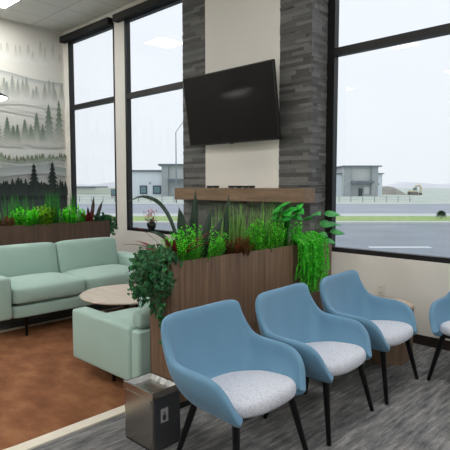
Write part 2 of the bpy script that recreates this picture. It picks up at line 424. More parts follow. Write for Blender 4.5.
# ------------------------------------------------------------------ feature column, mantel, television
CX0, CX1, CY = -4.642, -2.797, 4.08
root = bpy.data.objects.new('wall_column', None); root.location = ((CX0 + CX1) / 2, 4.2, 0); COL.objects.link(root); struct(root)
meshobj('core', bx((CX0 + 0.03, CY + 0.035, 0), (CX1 - 0.03, D - 0.003, H - 0.002)), 'wall', root)
SW = 0.383
meshobj('white_panel', bx((CX0 + SW, CY + 0.004, 1.24), (CX1 - SW, CY + 0.034, H - 0.002)), 'panel', root)
def veneer(xa, xb, z0, z1, left=False, right=False):
    out = []; z = z0
    while z < z1 - 0.01:
        h = min(R(0.026, 0.048), z1 - z); g = 0.0005; x = xa
        while x < xb - 0.01:
            w = min(R(0.14, 0.42), xb - x)
            if xb - x - w < 0.06: w = xb - x
            d = R(-0.005, 0.004)
            out.append(bx((x + g, CY + d, z + g), (x + w - g, CY + 0.033, z + h - g))); x += w
        for flag, xe, sgn in ((left, xa, -1), (right, xb, 1)):
            if flag:
                y = CY + 0.001
                while y < D - 0.01:
                    w = min(R(0.09, 0.2), D - 0.002 - y)
                    if D - y - w < 0.05: w = D - 0.002 - y
                    d = R(-0.003, 0.005)
                    a, b = (xe - 0.029, xe + d) if sgn > 0 else (xe - d, xe + 0.029)
                    out.append(bx((a, y + g, z + g), (b, y + w - g, z + h - g))); y += w
        z += h
    return join(*out)
meshobj('stone_veneer', veneer(CX0, CX0 + SW - 0.002, 1.245, H - 0.004, left=True), 'stone', root)
meshobj('stone_veneer', veneer(CX1 - SW + 0.002, CX1, 1.245, H - 0.004, right=True), 'stone', root)
meshobj('stone_veneer', veneer(CX0, CX1, 0.0, 1.238, left=True, right=True), 'stone', root)

MZ0, MZ1, MY = 1.241, 1.378, 3.887
o = bmobj('mantel_shelf', bevbox((-4.585, MY, MZ0), (-2.725, CY - 0.016, MZ1), 0.004, 2), 'mantle')
tag(o, 'thick brown oak mantel shelf fixed across the stone column', 'mantel')
for px, w, lab in ((-4.0, .12, 'small flat black box on the oak mantel, leftmost of three'), (-3.66, .14, 'flat black box in the middle of the oak mantel'), (-3.47, .11, 'small flat black box on the oak mantel, rightmost of three')):
    r = thing('media_box', lab, 'box', (px, 3.95, MZ1), 'flat black boxes on the mantel')
    bmobj('case', bevbox((px - w / 2, 3.91, MZ1 + 0.003), (px + w / 2, 3.99, MZ1 + 0.026), 0.003, 2), 'bezel', r)
    for q in (px - w / 2 + .01, px + w / 2 - .02): meshobj('foot', bx((q, 3.92, MZ1), (q + .01, 3.98, MZ1 + .004)), 'bezel', r)

# television, tilted forward
tvx, tvw = -3.705, 1.29
r = thing('television', 'large black wall-mounted television tilted down, switched off', 'television', (tvx, CY, 2.2))
yb, zb, yt, zt = 3.93, 1.852, 3.82, 2.60
tdir = Vector((0, yt - yb, zt - zb)); hh = tdir.length; tdir.normalize(); nrm = Vector((0, -tdir.z, tdir.y))
def tvbox(u0, u1, w0, w1, d0, d1):
    """u across, w up the screen, d towards the back"""
    V = []
    for w in (w0, w1):
        for u, d in ((u0, d0), (u1, d0), (u1, d1), (u0, d1)):
            p = Vector((tvx, yb, zb)) + Vector((u, 0, 0)) + tdir * w - nrm * d; V.append(tuple(p))
    return V, [(0, 3, 2, 1), (4, 5, 6, 7), (0, 1, 5, 4), (1, 2, 6, 5), (2, 3, 7, 6), (3, 0, 4, 7)]
hw = tvw / 2
meshobj('housing', tvbox(-hw, hw, 0, hh, 0.004, 0.035), 'bezel', r)
meshobj('back_cover', tvbox(-0.42, 0.42, 0.05, 0.45, 0.0355, 0.065), 'bezel', r)
meshobj('bezel', join(tvbox(-hw, hw, 0, 0.014, 0, 0.0035), tvbox(-hw, hw, hh - 0.008, hh, 0, 0.0035), tvbox(-hw, -hw + 0.008, 0.014, hh - 0.008, 0, 0.0035), tvbox(hw - 0.008, hw, 0.014, hh - 0.008, 0, 0.0035)), 'bezel', r)
meshobj('screen', tvbox(-hw + 0.009, hw - 0.009, 0.015, hh - 0.009, 0.001, 0.0036), 'screen', r)
meshobj('sensor', tvbox(-0.02, 0.02, -0.008, -0.001, 0.006, 0.02), 'bezel', r)
meshobj('wall_bracket', join(bx((tvx - 0.25, CY - 0.02, 2.05), (tvx + 0.25, CY + 0.003, 2.40)), bx((tvx - 0.2, 3.95, 2.2), (tvx - 0.17, CY - 0.019, 2.25)), bx((tvx + 0.17, 3.95, 2.2), (tvx + 0.2, CY - 0.019, 2.25))), 'bezel', r)

# wall outlet
r = thing('wall_outlet', 'white power outlet on the wall under the right window', 'outlet', (-2.173, D, 0.43))
bmobj('cover_plate', bevbox((-2.208, D - 0.006, 0.373), (-2.138, D - 0.0005, 0.488), 0.002, 2), 'plastic_w', r)
for z in (0.405, 0.456):
    s = bmobj('socket', bevbox((-2.19, D - 0.009, z - 0.017), (-2.156, D - 0.006, z + 0.017), 0.001, 1), 'plastic_w', r)
    meshobj('slot', join(bx((-2.183, D - 0.0096, z - 0.004), (-2.180, D - 0.0088, z + 0.008)), bx((-2.166, D - 0.0096, z - 0.004), (-2.163, D - 0.0088, z + 0.008))), 'slot', s)

# ------------------------------------------------------------------ rug
def rounded(x0, y0, x1, y1, rr, n=8):
    P = []
    for cx, cy, a in ((x1 - rr, y1 - rr, 0), (x0 + rr, y1 - rr, 90), (x0 + rr, y0 + rr, 180), (x1 - rr, y0 + rr, 270)):
        for i in range(n + 1):
            t = math.radians(a + 90 * i / n); P.append((cx + rr * math.cos(t), cy + rr * math.sin(t)))
    return P
r = thing('area_rug', 'rust brown area rug with cream border under the mint sofa set', 'rug', (-3.7, 2.3, 0))
rx0, ry0, rx1, ry1 = -4.86, 0.72, -2.535, 3.85
outer = rounded(rx0, ry0, rx1, ry1, 0.35); inner = rounded(rx0 + 0.082, ry0 + 0.082, rx1 - 0.082, ry1 - 0.082, 0.27)
nn = len(outer)
V = [(x, y, 0.0005) for x, y in outer] + [(x, y, 0.011) for x, y in outer] + [(x, y, 0.011) for x, y in inner]
F = []
for i in range(nn):
    j = (i + 1) % nn; F.append((i, j, nn + j, nn + i)); F.append((nn + i, nn + j, 2 * nn + j, 2 * nn + i))
meshobj('border', (V, F), 'cream', r)
V = [(x, y, 0.0005) for x, y in inner] + [(x, y, 0.013) for x, y in inner]
meshobj('pile', (V, [tuple(range(nn, 2 * nn))] + [(i, (i + 1) % nn, nn + (i + 1) % nn, nn + i) for i in range(nn)]), 'rug', r)

# ------------------------------------------------------------------ planters
def planter(name_label, x0, x1, y0, y1, h, mat, loc):
    r = thing('planter_box', name_label, 'planter', loc, 'long wood planters')
    t = 0.018
    meshobj('long_panel', bx((x1 - t, y0, 0.05), (x1, y1, h)), mat, r)
    meshobj('long_panel', bx((x0, y0, 0.05), (x0 + t, y1, h)), mat, r)
    meshobj('end_panel', bx((x0 + t, y0, 0.05), (x1 - t, y0 + t, h)), mat, r)
    meshobj('end_panel', bx((x0 + t, y1 - t, 0.05), (x1 - t, y1, h)), mat, r)
    meshobj('plinth', bx((x0 + 0.02, y0 + 0.02, 0.0), (x1 - 0.02, y1 - 0.02, 0.05)), 'leg', r)
    meshobj('soil', bx((x0 + t + .001, y0 + t + .001, 0.06), (x1 - t - .001, y1 - t - .001, h - 0.03)), 'soil', r)
PX0, PX1, PY0, PY1, PH = -2.533, -2.315, 1.935, 3.715, 0.94
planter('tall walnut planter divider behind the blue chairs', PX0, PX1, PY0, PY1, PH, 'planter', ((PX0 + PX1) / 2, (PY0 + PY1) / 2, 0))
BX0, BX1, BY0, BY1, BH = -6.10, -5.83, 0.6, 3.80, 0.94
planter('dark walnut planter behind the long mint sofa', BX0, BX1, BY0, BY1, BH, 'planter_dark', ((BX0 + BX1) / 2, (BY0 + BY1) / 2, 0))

# ------------------------------------------------------------------ plants
def leafstrip(base, d, length, width, droop=0.4, segs=4, prof=None, roll=0.0, fold=0.0):
    """one bending leaf blade: a strip of quads with a width profile"""
    d = Vector(d).normalized(); p = Vector(base)
    side = d.cross(Vector((0, 0, 1)))
    if side.length < 1e-3: side = Vector((math.cos(roll), math.sin(roll), 0))
    side.normalize(); side = Matrix.Rotation(roll, 3, d) @ side
    prof = prof or (lambda t: math.sin(PI * min(1, 0.12 + 0.88 * t)) ** 0.8)
    V, F = [], []; st = length / segs
    for i in range(segs + 1):
        t = i / segs; w = width * 0.5 * max(0.02, prof(t))
        V.append(tuple(p - side * w)); V.append(tuple(p + side * w))
        if i < segs:
            d = (d + Vector((0, 0, -droop / segs))).normalized(); p = p + d * st
    for i in range(segs): F.append((2 * i, 2 * i + 1, 2 * i + 3, 2 * i + 2))
    return V, F
grassprof = lambda t: (1 - t) ** 0.5 if t > 0.2 else 0.9
swordprof = lambda t: (0.65 + 0.35 * math.sin(PI * t)) * (1 if t < 0.7 else max(0.03, ((1 - t) / 0.3) ** 0.8))
def rdir(up=1.0, spread=1.0):
    a = R(0, 2 * PI); return Vector((math.cos(a) * spread, math.sin(a) * spread, up))
def plant(name, label, cat, loc, group): return thing(name, label, cat, loc, group)
def shrub(label, c, rx, ry, h, stems, mat, leaf=0.03, group=None, cat='plant', per=13, name='leafy_shrub'):
    r = plant(name, label, cat, c, group); L, S = [], []
    for s in range(stems):
        a = R(0, 2 * PI); q = math.sqrt(R(0, 1)); bx_, by_ = c[0] + rx * q * math.cos(a), c[1] + ry * q * math.sin(a)
        hh_ = h * R(0.6, 1.05) * (1 - 0.3 * q * q); lean = Vector((math.cos(a) * 0.25 * q, math.sin(a) * 0.25 * q, 1))
        b = Vector((bx_, by_, c[2])); tip = b + lean * hh_
        S.append(tube([b, (b + tip) / 2, tip], [0.003, 0.0022, 0.0012], 4, False))
        for k in range(per):
            t = 0.12 + 0.88 * k / per; p = b + (tip - b) * t; an = k * 2.4 + R(-.4, .4)
            for sg in (0, PI):
                dr = Vector((math.cos(an + sg), math.sin(an + sg), R(0.2, 0.9)))
                L.append(leafstrip(p, dr, leaf * R(.8, 1.3), leaf * 0.62, 0.3, 2))
        for k in range(3): L.append(leafstrip(tip, rdir(1.2, .7), leaf, leaf * .55, .1, 2))
    meshobj('foliage', join(*L), mat, r); meshobj('stems', join(*S), 'stem', r); return r
def grass(label, c, rx, ry, h, n, mat, group=None, spread=0.28, droop=0.7, w=0.008, name='tufted_plant'):
    r = plant(name, label, 'plant', c, group); L = []
    for k in range(n):
        a = R(0, 2 * PI); q = math.sqrt(R(0, 1)); b = (c[0] + rx * q * math.cos(a), c[1] + ry * q * math.sin(a), c[2])
        L.append(leafstrip(b, rdir(1, spread * R(.1, 1.1)), h * R(.55, 1.1), w * R(.7, 1.3), droop * R(.1, 1), 6, grassprof, R(-.5, .5)))
    meshobj('blades', join(*L), mat, r); return r
def blades(label, c, specs, mat, name, group=None, part='leaf'):
    """specs: (dx, dy, direction, length, width, droop, roll) one leaf each"""
    r = plant(name, label, 'plant', c, group)
    for dx, dy, d, ln, w, dp, rl in specs:
        vf = leafstrip((c[0] + dx, c[1] + dy, c[2]), d, ln, w, dp, 9, swordprof, rl)
        o = meshobj(part, vf, mat, r, True); sm = o.modifiers.new('thickness', 'SOLIDIFY'); sm.thickness = 0.002
    return r
def ivyleaf(p, nrm_, down, s):
    nrm_ = Vector(nrm_).normalized(); dn = (Vector(down) - nrm_ * Vector(down).dot(nrm_)).normalized(); sd = nrm_.cross(dn)
    p = Vector(p); pts = [(0, -0.05), (0.42, -0.22), (0.5, 0.18), (0.26, 0.42), (0, 1.0), (-0.26, 0.42), (-0.5, 0.18), (-0.42, -0.22)]
    V = [tuple(p + sd * a * s + dn * b * s + nrm_ * (0.12 * s if i in (0, 4) else 0)) for i, (a, b) in enumerate(pts)]
    return V, [(0, 1, 2, 3), (0, 3, 4, 5), (0, 5, 6, 7)]
def ivy(label, c, vines, mat, leaf, group, name='trailing_ivy'):
    """vines: lists of points; leaves crowd along each"""
    r = plant(name, label, 'plant', c, group); L, S = [], []
    for pts, dens, rad in vines:
        pts = [Vector(p) for p in pts]; S.append(tube(pts, 0.0025, 4, False))
        for i in range(len(pts) - 1):
            a, b = pts[i], pts[i + 1]; m = max(1, int((b - a).length * dens))
            for k in range(m):
                p = a + (b - a) * R(0, 1); o_ = Vector((R(-1, 1), R(-1, 1), R(-.6, .6))) * rad
                L.append(ivyleaf(p + o_, Vector((R(-.3, 1), R(-1, .3), R(0.0, .9))), Vector((R(-.4, .4), R(-.4, .4), -1)), leaf * R(.7, 1.25)))
    meshobj('foliage', join(*L), mat, r); meshobj('vines', join(*S), 'stem', r); return r

ZS = PH - 0.03; PXC = (PX0 + PX1) / 2
GM = 'plants in the walnut planter behind the chairs'
# trailing ivy over the near end
vines = []
for k in range(26):
    x = PX0 - 0.02 + 0.26 * (k / 25); top = Vector((min(max(x, PX0 + .03), PX1 - .03), PY0 + R(.03, .12), ZS))
    out = PY0 - R(.02, .13); drop = R(.16, .35) if x < PX1 - 0.08 else R(.08, .22)
    vines.append(([top, (x * .6 + top.x * .4, PY0 - .005, PH + R(.03, .10)), (x, out, PH + R(-.02, .06)), (x + R(-.03, .03), out - .01, PH - drop * .5), (x + R(-.04, .04), out + R(-.02, .01), PH - drop)], 120, 0.024))
for k in range(2):
    vines.append(([(PX1 - .06, PY0 + .06, ZS), (PX1 - .05, PY0 - .02, PH + .02), (PX1 - .045 - .03 * k, PY0 - .035, PH - .25), (PX1 - .05, PY0 - .03, PH - .46 - .04 * k)], 85, .014))
ivy('dark green ivy trailing over the near end of the walnut planter', (PXC, PY0 + .06, ZS), vines, 'lf_ivy', 0.027, GM)
# burgundy strap plant
sp = []
for k in range(13):
    a = R(0, 2 * PI); sp.append((R(-.03, .03), R(-.03, .03), (math.cos(a) * .6, math.sin(a) * .6, R(.7, 1.2)), R(.24, .36), .028, R(.5, 1.1), R(-.3, .3)))
blades('burgundy strap-leaved plant beside the ivy in the walnut planter', (PXC + .02, 2.03, ZS), sp, 'lf_burg', 'cordyline', GM)
def pathleaf(pts, width):
    """a strap leaf laid along a curve"""
    P_ = [interp(pts, i / 14) for i in range(15)]; V, F = [], []
    for i, p in enumerate(P_):
        d = (P_[min(14, i + 1)] - P_[max(0, i - 1)]).normalized(); sd = d.cross(Vector((.6, -.6, .4))).normalized()
        w_ = width * .5 * max(.06, swordprof(i / 14)); V.append(tuple(p - sd * w_)); V.append(tuple(p + sd * w_))
    for i in range(14): F.append((2 * i, 2 * i + 1, 2 * i + 3, 2 * i + 2))
    return V, F
def interp(P, t):
    """Catmull-Rom through P"""
    n_ = len(P) - 1; x = t * n_; i = min(int(x), n_ - 1); u = x - i
    p = [Vector(P[max(0, min(n_, i + k))]) for k in (-1, 0, 1, 2)]
    return 0.5 * ((2 * p[1]) + (p[2] - p[0]) * u + (2 * p[0] - 5 * p[1] + 4 * p[2] - p[3]) * u * u + (3 * p[1] - p[0] - 3 * p[2] + p[3]) * u ** 3)
r = plant('strap_leaf_plant', 'plant with long dark strap leaves arching out left over the ivy', 'plant', (PXC - .02, 2.12, ZS), GM)
for pts, w_ in (([(-2.445, 2.12, ZS), (-2.478, 2.11, 1.08), (-2.54, 2.10, 1.21), (-2.62, 2.09, 1.288), (-2.70, 2.07, 1.322), (-2.785, 2.05, 1.328), (-2.87, 2.01, 1.29)], .026), ([(-2.44, 2.13, ZS), (-2.43, 2.14, 1.06), (-2.46, 2.16, 1.18), (-2.52, 2.18, 1.25)], .024), ([(-2.45, 2.11, ZS), (-2.50, 2.08, 1.03), (-2.58, 2.05, 1.09), (-2.66, 2.02, 1.10)], .026)):
    o = meshobj('leaf', pathleaf(pts, w_), 'lf_sword', r, True); sm = o.modifiers.new('thickness', 'SOLIDIFY'); sm.thickness = 0.002
blades('upright dark green sword-leaved plant, tallest in the walnut planter', (PXC, 2.21, ZS),
       [(-.02, -.05, (-.05, -.1, 1), .36, .055, .05, 1.2), (.0, 0, (0, .05, 1), .47, .05, .05, .7), (.01, .05, (.05, .25, 1), .36, .05, .1, 1.0), (.02, .08, (.1, .45, 1), .32, .05, .25, .9), (-.04, .02, (-.15, .1, 1), .30, .045, .1, .5), (.0, .30, (.0, .08, 1), .43, .045, .05, .9)], 'lf_sword', 'snake_plant', GM)
shrub('bushy lime green shrub at the near end of the walnut planter', (PXC + .035, 2.20, ZS), .075, .24, .23, 90, 'lf_lime', .021, GM)
shrub('second lime green shrub, midway along the walnut planter', (PXC + .035, 2.90, ZS), .075, .20, .24, 80, 'lf_lime', .021, GM)
shrub('russet brown leafy plant between the two lime shrubs', (PXC + .05, 2.60, ZS), .07, .12, .13, 34, 'lf_red', .022, GM)
shrub('light green shrub under the broad bright leaves', (PXC + .03, 3.20, ZS), .07, .13, .22, 26, 'lf_fern', .028, GM)
grass('pale green grass tuft beside the sword-leaved plant', (PXC - .03, 2.58, ZS), .06, .16, .37, 105, 'lf_grass', GM, w=.010)
grass('pale green grass tuft behind the second lime shrub', (PXC - .03, 2.92, ZS), .06, .20, .37, 115, 'lf_grass', GM, w=.010)
grass('dark green upright grass beside the broad bright leaves', (PXC - .01, 3.14, ZS), .05, .09, .36, 120, 'lf_dgrass', GM, .2, .4)
def broad(label, c, leaves, mat, name, group, fat=0.85):
    """leaves: (tip offset, length, facing) each on its own petiole"""
    r = plant(name, label, 'plant', c, group); base = Vector(c)
    hp = lambda t: (math.sin(PI * t ** 0.7)) if 0.02 < t < .98 else 0.05
    S = []
    for (dx, dy, dz), ln, d in leaves:
        e = base + Vector((dx, dy, dz)); S.append(tube([base, base + Vector((dx * .3, dy * .3, dz * .7)), e], [.004, .003, .002], 5, False))
        vf = leafstrip(e, d, ln, ln * fat, .5, 8, hp, R(.3, .7))
        o = meshobj('leaf', vf, mat, r, True); sm = o.modifiers.new('thickness', 'SOLIDIFY'); sm.thickness = 0.0015
    meshobj('petioles', join(*S), 'stem', r); return r
lv = []
for k in range(18):
    lv.append(((R(-.06, .08), R(-.14, .10), R(.22, .33)), R(.08, .11), (R(.2, .9), R(-.8, .5), R(-.1, .5))))
broad('cluster of broad bright green leaves near the far end of the walnut planter', (PXC, 3.19, ZS), lv, 'lf_broad', 'broad_leaf_plant', GM)
lv = [((.02, -.09, .26), .12, (.6, -.3, .15)), ((.03, .06, .25), .14, (.7, .5, .2)), ((.0, .03, .17), .13, (.7, .3, .1)), ((.04, .09, .17), .13, (.6, .7, .1)),
      ((.05, -.06, .09), .11, (.8, -.1, .1)), ((.08, .08, .10), .13, (.8, .7, .15)), ((-.04, -.02, .21), .11, (-.2, -.7, .2)), ((.06, .0, .04), .12, (.9, .2, .0))]
broad('plant with pale veined leaves at the far end of the walnut planter', (PXC + .02, 3.62, ZS), lv, 'lf_pale', 'philodendron', GM, .75)
# trailing bright fern
def fern(label, c, group):
    r = plant('trailing_fern', label, 'plant', c, group); L, S = [], []
    for k in range(64):
        y = c[1] + R(-.16, .14); out = R(.02, .11); drop = R(.14, .46) * (1 - 1.6 * abs(y - c[1] - .03)); pts = [Vector((c[0], y * .5 + c[1] * .5, c[2])), Vector((PX1 - .01, y, PH + R(.05, .10))), Vector((PX1 + out, y + R(-.02, .02), PH + R(0, .05))), Vector((PX1 + out + .01, y + R(-.03, .03), PH - drop * .5)), Vector((PX1 + out * .9, y + R(-.04, .04), PH - drop))]
        S.append(tube(pts, .0015, 4, False))
        for i in range(1, 4):
            a, b = pts[i], pts[i + 1]; m = max(3, int((b - a).length / .011))
            for q in range(m):
                p = a + (b - a) * q / m
                for sg in (-1, 1):
                    L.append(leafstrip(p, Vector((R(-.2, .6), sg, R(-.9, .1))), .030 * R(.7, 1.2), .013, .3, 2))
    meshobj('fronds', join(*L), 'lf_fern', r); meshobj('stems', join(*S), 'stem', r)
fern('bright green fern trailing down the front of the walnut planter', (PX1 - .05, 3.34, ZS), GM)

# plants of the planter behind the sofa
ZB = BH - 0.03; BXC = (BX0 + BX1) / 2; GB = 'plants in the planter behind the sofa'
BF = BXC + .06
shrub('russet plant at the left end of the planter behind the sofa', (BF, 2.44, ZB), .06, .09, .12, 24, 'lf_red', .03, GB, per=8)
shrub('lime green shrub next to the russet plant behind the sofa', (BF, 2.68, ZB), .08, .15, .22, 44, 'lf_lime', .040, GB, per=10)
shrub('yellow green shrub in the middle of the planter behind the sofa', (BF, 2.90, ZB), .08, .11, .24, 34, 'lf_yel', .040, GB, per=10)
shrub('lime green shrub right of the tall grass behind the sofa', (BF, 3.28, ZB), .08, .16, .22, 44, 'lf_lime', .040, GB, per=10)
shrub('lime green shrub at the far left of the frame behind the sofa', (BF, 2.22, ZB), .08, .12, .22, 28, 'lf_lime', .040, GB, per=10)
grass('thin grass clump left of the yellow green shrub behind the sofa', (BXC - .04, 2.62, ZB), .06, .18, .38, 130, 'lf_dgrass', GB, .2, .4, .007)
grass('tall dark grass clump in the middle of the planter behind the sofa', (BXC + .02, 3.02, ZB), .06, .10, .42, 170, 'lf_dgrass', GB, .18, .35, .008)
grass('narrow tall grass tuft against the black window frame', (BXC - .03, 3.34, ZB), .03, .04, .40, 45, 'lf_dgrass', GB, .12, .25, .007)
sp = [(R(-.04, .04), R(-.06, .06), (R(-.4, .6), R(-.7, .6), R(.7, 1.2)), R(.12, .22), .036, R(.2, .6), R(-.6, .6)) for k in range(22)]
blades('russet rosette plant near the right end of the planter behind the sofa', (BF - .02, 3.50, ZB), sp, 'lf_burg', 'bromeliad', GB)
blades('dark spear-leaved plant standing up against the left window', (BXC, 3.60, ZB),
       [(0, 0, (.0, .12, 1), .36, .045, 0, .8), (.02, .04, (.0, .40, 1), .32, .045, .1, .8), (0, -.04, (0, -.05, 1), .22, .04, 0, .8), (-.02, -.06, (0, -.55, 1), .42, .012, .5, .3)], 'lf_dark', 'dracaena', GB)
shrub('blue green leafy plant at the right end of the planter behind the sofa', (BF - .02, 3.70, ZB), .08, .07, .12, 22, 'lf_teal', .04, GB, per=6)
vines = []
for k in range(12):
    y = BY1 + R(-.03, .07); x = BXC + R(-.02, .15)
    vines.append(([(BXC, BY1 - .06, ZB), (x, BY1 - .01, BH + .06), (x + .02, max(y, BY1 + .02), BH + .02), (x + .02, max(y, BY1 + .02) + .01, BH - R(.06, .24))], 70, .02))
ivy('small dark ivy trailing over the right end of the sofa planter', (BXC, BY1 - .06, ZB), vines, 'lf_ivy', .04, GB)

# little potted plant on the window ledge
pw = (-5.655, D + 0.018, SILL + 0.0455)
r = thing('potted_bromeliad', 'small pink flowering plant in a dark pot on the window sill', 'potted plant', pw)
meshobj('pot', lathe([(.040, 0), (.060, .03), (.068, .07), (.058, .10), (.05, .10), (.045, .09)], pw, 24), 'pot', r, True)
L = [leafstrip((pw[0], pw[1], pw[2] + .09), rdir(R(.5, 1.2), .8), R(.10, .16), .022, .5, 4) for k in range(16)]
meshobj('leaves', join(*L), 'lf_teal', r)
L = []
for k in range(90):
    a = R(0, 2 * PI); rr_ = R(0, .15); L.append(leafstrip((pw[0] + rr_ * math.cos(a), pw[1] - .02 + .25 * rr_ * math.sin(a), pw[2] + R(.10, .27)), rdir(R(0, 1), .8), R(.03, .06), .020, .2, 2))
meshobj('foliage', join(*L), 'lf_pink', r)  # these are the plant's pink flowers, joined in one mesh

# ------------------------------------------------------------------ seating: blue tub chairs
RIM = [(-.282, 0, .757), (-.274, .19, .761), (-.256, .277, .748), (-.238, .302, .70), (-.195, .316, .628), (-.145, .330, .568), (-.05, .338, .552), (.07, .338, .550), (.158, .329, .530), (.214, .310, .470), (.240, .279, .392), (.255, .259, .352)]
BOT = [(-.19, 0, .345), (-.185, .08, .342), (-.172, .14, .338), (-.155, .175, .334), (-.13, .20, .33), (-.09, .215, .325), (-.02, .225, .32), (.06, .23, .318), (.12, .235, .318), (.17, .24, .320), (.212, .244, .324), (.243, .244, .330)]
def chair_shell():
    NU = 44; V, F = [], []; rows = 7
    for i in range(NU + 1):
        t = abs(i / NU * 2 - 1); sg = 1 if i >= NU / 2 else -1
        a = interp(BOT, t); b = interp(RIM, t)
        cen = Vector((.02, 0, a.z - .004)); ring = [cen + (a - cen) * .35, cen + (a - cen) * .8]
        out = Vector((b.x - .02, b.y, 0))
        if out.length > 1e-4: out.normalize()
        for k in range(rows - 2):
            s = k / (rows - 3); p = a + (b - a) * s
            bulge = math.sin(PI * s) ** 0.9 * 0.030 * min(1.0, (b.z - a.z) / .25)
            p = p + out * bulge; ring.append(p)
        for p in ring: V.append((p.x, p.y * sg, p.z))
    for i in range(NU):
        for k in range(rows - 1):
            F.append((i * rows + k, i * rows + k + 1, (i + 1) * rows + k + 1, (i + 1) * rows + k))
    return V, F
def chair_seat():
    """plan outline widening to the front, domed section"""
    pl = []
    N = 48
    for i in range(N):
        a = 2 * PI * i / N; ca, sa = math.cos(a), math.sin(a)
        e = 0.62; x = math.copysign(abs(ca) ** e, ca); y = math.copysign(abs(sa) ** e, sa)
        X = 0.05 + 0.215 * x; Y = y * (0.255 if X > 0 else 0.255 - 0.09 * (-X / .19))
        if x > .3: X += 0.014 * (1 - y * y)
        pl.append((X, Y))
    rings = [(.86, .350), (.965, .353), (1.0, .370), (1.0, .394), (.975, .415), (.90, .432), (.72, .443), (.40, .448)]
    V, F = [], []
    for s, z in rings:
        for x, y in pl: V.append((.055 + (x - .055) * s, y * s, z + (-.012 + .085 * (x - .2)) * (z - .338) / .11))
    m = len(rings)
    for i in range(m - 1):
        for k in range(N): F.append((i * N + k, i * N + (k + 1) % N, (i + 1) * N + (k + 1) % N, (i + 1) * N + k))
    F.append(tuple(range(N))[::-1]); F.append(tuple((m - 1) * N + k for k in range(N)))
    return V, F
def make_chair(label, group):
    r = thing('tub_chair', label, 'chair', (0, 0, 0), group)
    sh = meshobj('shell', chair_shell(), 'blue', r, True)
    bm = bmesh.new(); bm.from_mesh(sh.data); bmesh.ops.remove_doubles(bm, verts=bm.verts, dist=1e-4); bmesh.ops.recalc_face_normals(bm, faces=bm.faces)
    # make sure normals point outwards (away from the seat)
    f0 = max(bm.faces, key=lambda f: f.calc_center_median().z)
    if f0.normal.dot(f0.calc_center_median() - Vector((.05, 0, f0.calc_center_median().z))) < 0:
        bmesh.ops.reverse_faces(bm, faces=bm.faces)
    bm.to_mesh(sh.data); bm.free()
    for p in sh.data.polygons: p.use_smooth = True
    so = sh.modifiers.new('thickness', 'SOLIDIFY'); so.thickness = 0.042; so.offset = -1; so.use_even_offset = False
    ss = sh.modifiers.new('soft', 'SUBSURF'); ss.levels = 1; ss.render_levels = 2
    st = meshobj('seat', chair_seat(), 'seat', r, True)
    ss = st.modifiers.new('soft', 'SUBSURF'); ss.levels = 1; ss.render_levels = 1
    for sx, sy in ((1, 1), (1, -1), (-1, 1), (-1, -1)):
        top = (.185, .205 * sy, .345) if sx > 0 else (-.125, .15 * sy, .345); ft = (.252, .278 * sy, 0) if sx > 0 else (-.205, .235 * sy, 0)
        meshobj('leg', tube([top, ft], [.020, .013], 14), 'leg', r, True)
    meshobj('under_frame', join(bx((.165, -.2, .318), (.195, .2, .336)), bx((-.14, -.15, .318), (-.11, .15, .336)), bx((-.11, -.012, .318), (.165, .012, .336))), 'leg', r)
    return r
def copy_tree(o, parent=None):
    c = o.copy(); COL.objects.link(c)
    if parent is not None: c.parent = parent
    for ch in o.children: copy_tree(ch, c)
    return c
CH = [((-1.69, 1.83), 1, 'blue tub chair nearest the viewer, beside the steel waste bin'),
      ((-1.685, 2.535), 4, 'middle blue tub chair of the row along the walnut planter'),
      ((-1.70, 3.237), 4, 'far blue tub chair of the row, beside the wooden drum table'),
      ((-1.115, 3.81), -92, 'blue tub chair cut off by the right edge, backed to the window wall')]
proto = make_chair(CH[0][2], 'blue tub chairs with pale seats')
chairs = [proto] + [copy_tree(proto) for _ in range(3)]
for o, ((x, y), a, lab) in zip(chairs, CH):
    o.location = (x, y, 0); o.rotation_euler = (0, 0, math.radians(a)); o['label'] = lab

# drum side table
dc = (-1.885, 3.82, 0)
r = thing('drum_table', 'octagonal wooden drum side table between two blue chairs by the wall', 'side table', dc)
def prism(rad, z0, z1, n_=8): return lathe([(rad, z0), (rad, z1)], dc, n_)
meshobj('body', prism(.235, 0.004, .425), 'drum', r)
bmt = meshobj('table_top', prism(.24, .4255, .445), 'drum_top', r)

# waste bin
bx0, bx1, by0, by1, bh = -2.285, -2.025, 1.56, 1.75, .325
r = thing('waste_bin', 'small rectangular stainless steel waste bin beside the nearest blue chair', 'bin', ((bx0 + bx1) / 2, (by0 + by1) / 2, 0))
t = .006
bmobj('body', bevbox((bx0, by0, 0.008), (bx1 - .012, by1, bh - .03), .012, 3), 'steel', r)
meshobj('side_panel', bx((bx1 - .0125, by0 + .012, .010), (bx1 - .002, by1 - .004, bh - .035)), 'steel_dark', r)
meshobj('base', bx((bx0 + .006, by0 + .006, 0), (bx1 - .012, by1 - .006, .012)), 'leg', r)
rim = join(bx((bx0 - .003, by0 - .003, bh - .032), (bx1 + .001, by0 + .010, bh)), bx((bx0 - .003, by1 - .010, bh - .032), (bx1 + .001, by1 + .003, bh)), bx((bx0 - .003, by0 + .010, bh - .032), (bx0 + .010, by1 - .010, bh)), bx((bx1 - .012, by0 + .010, bh - .032), (bx1 + .001, by1 - .010, bh)))
meshobj('rim', rim, 'steel', r)
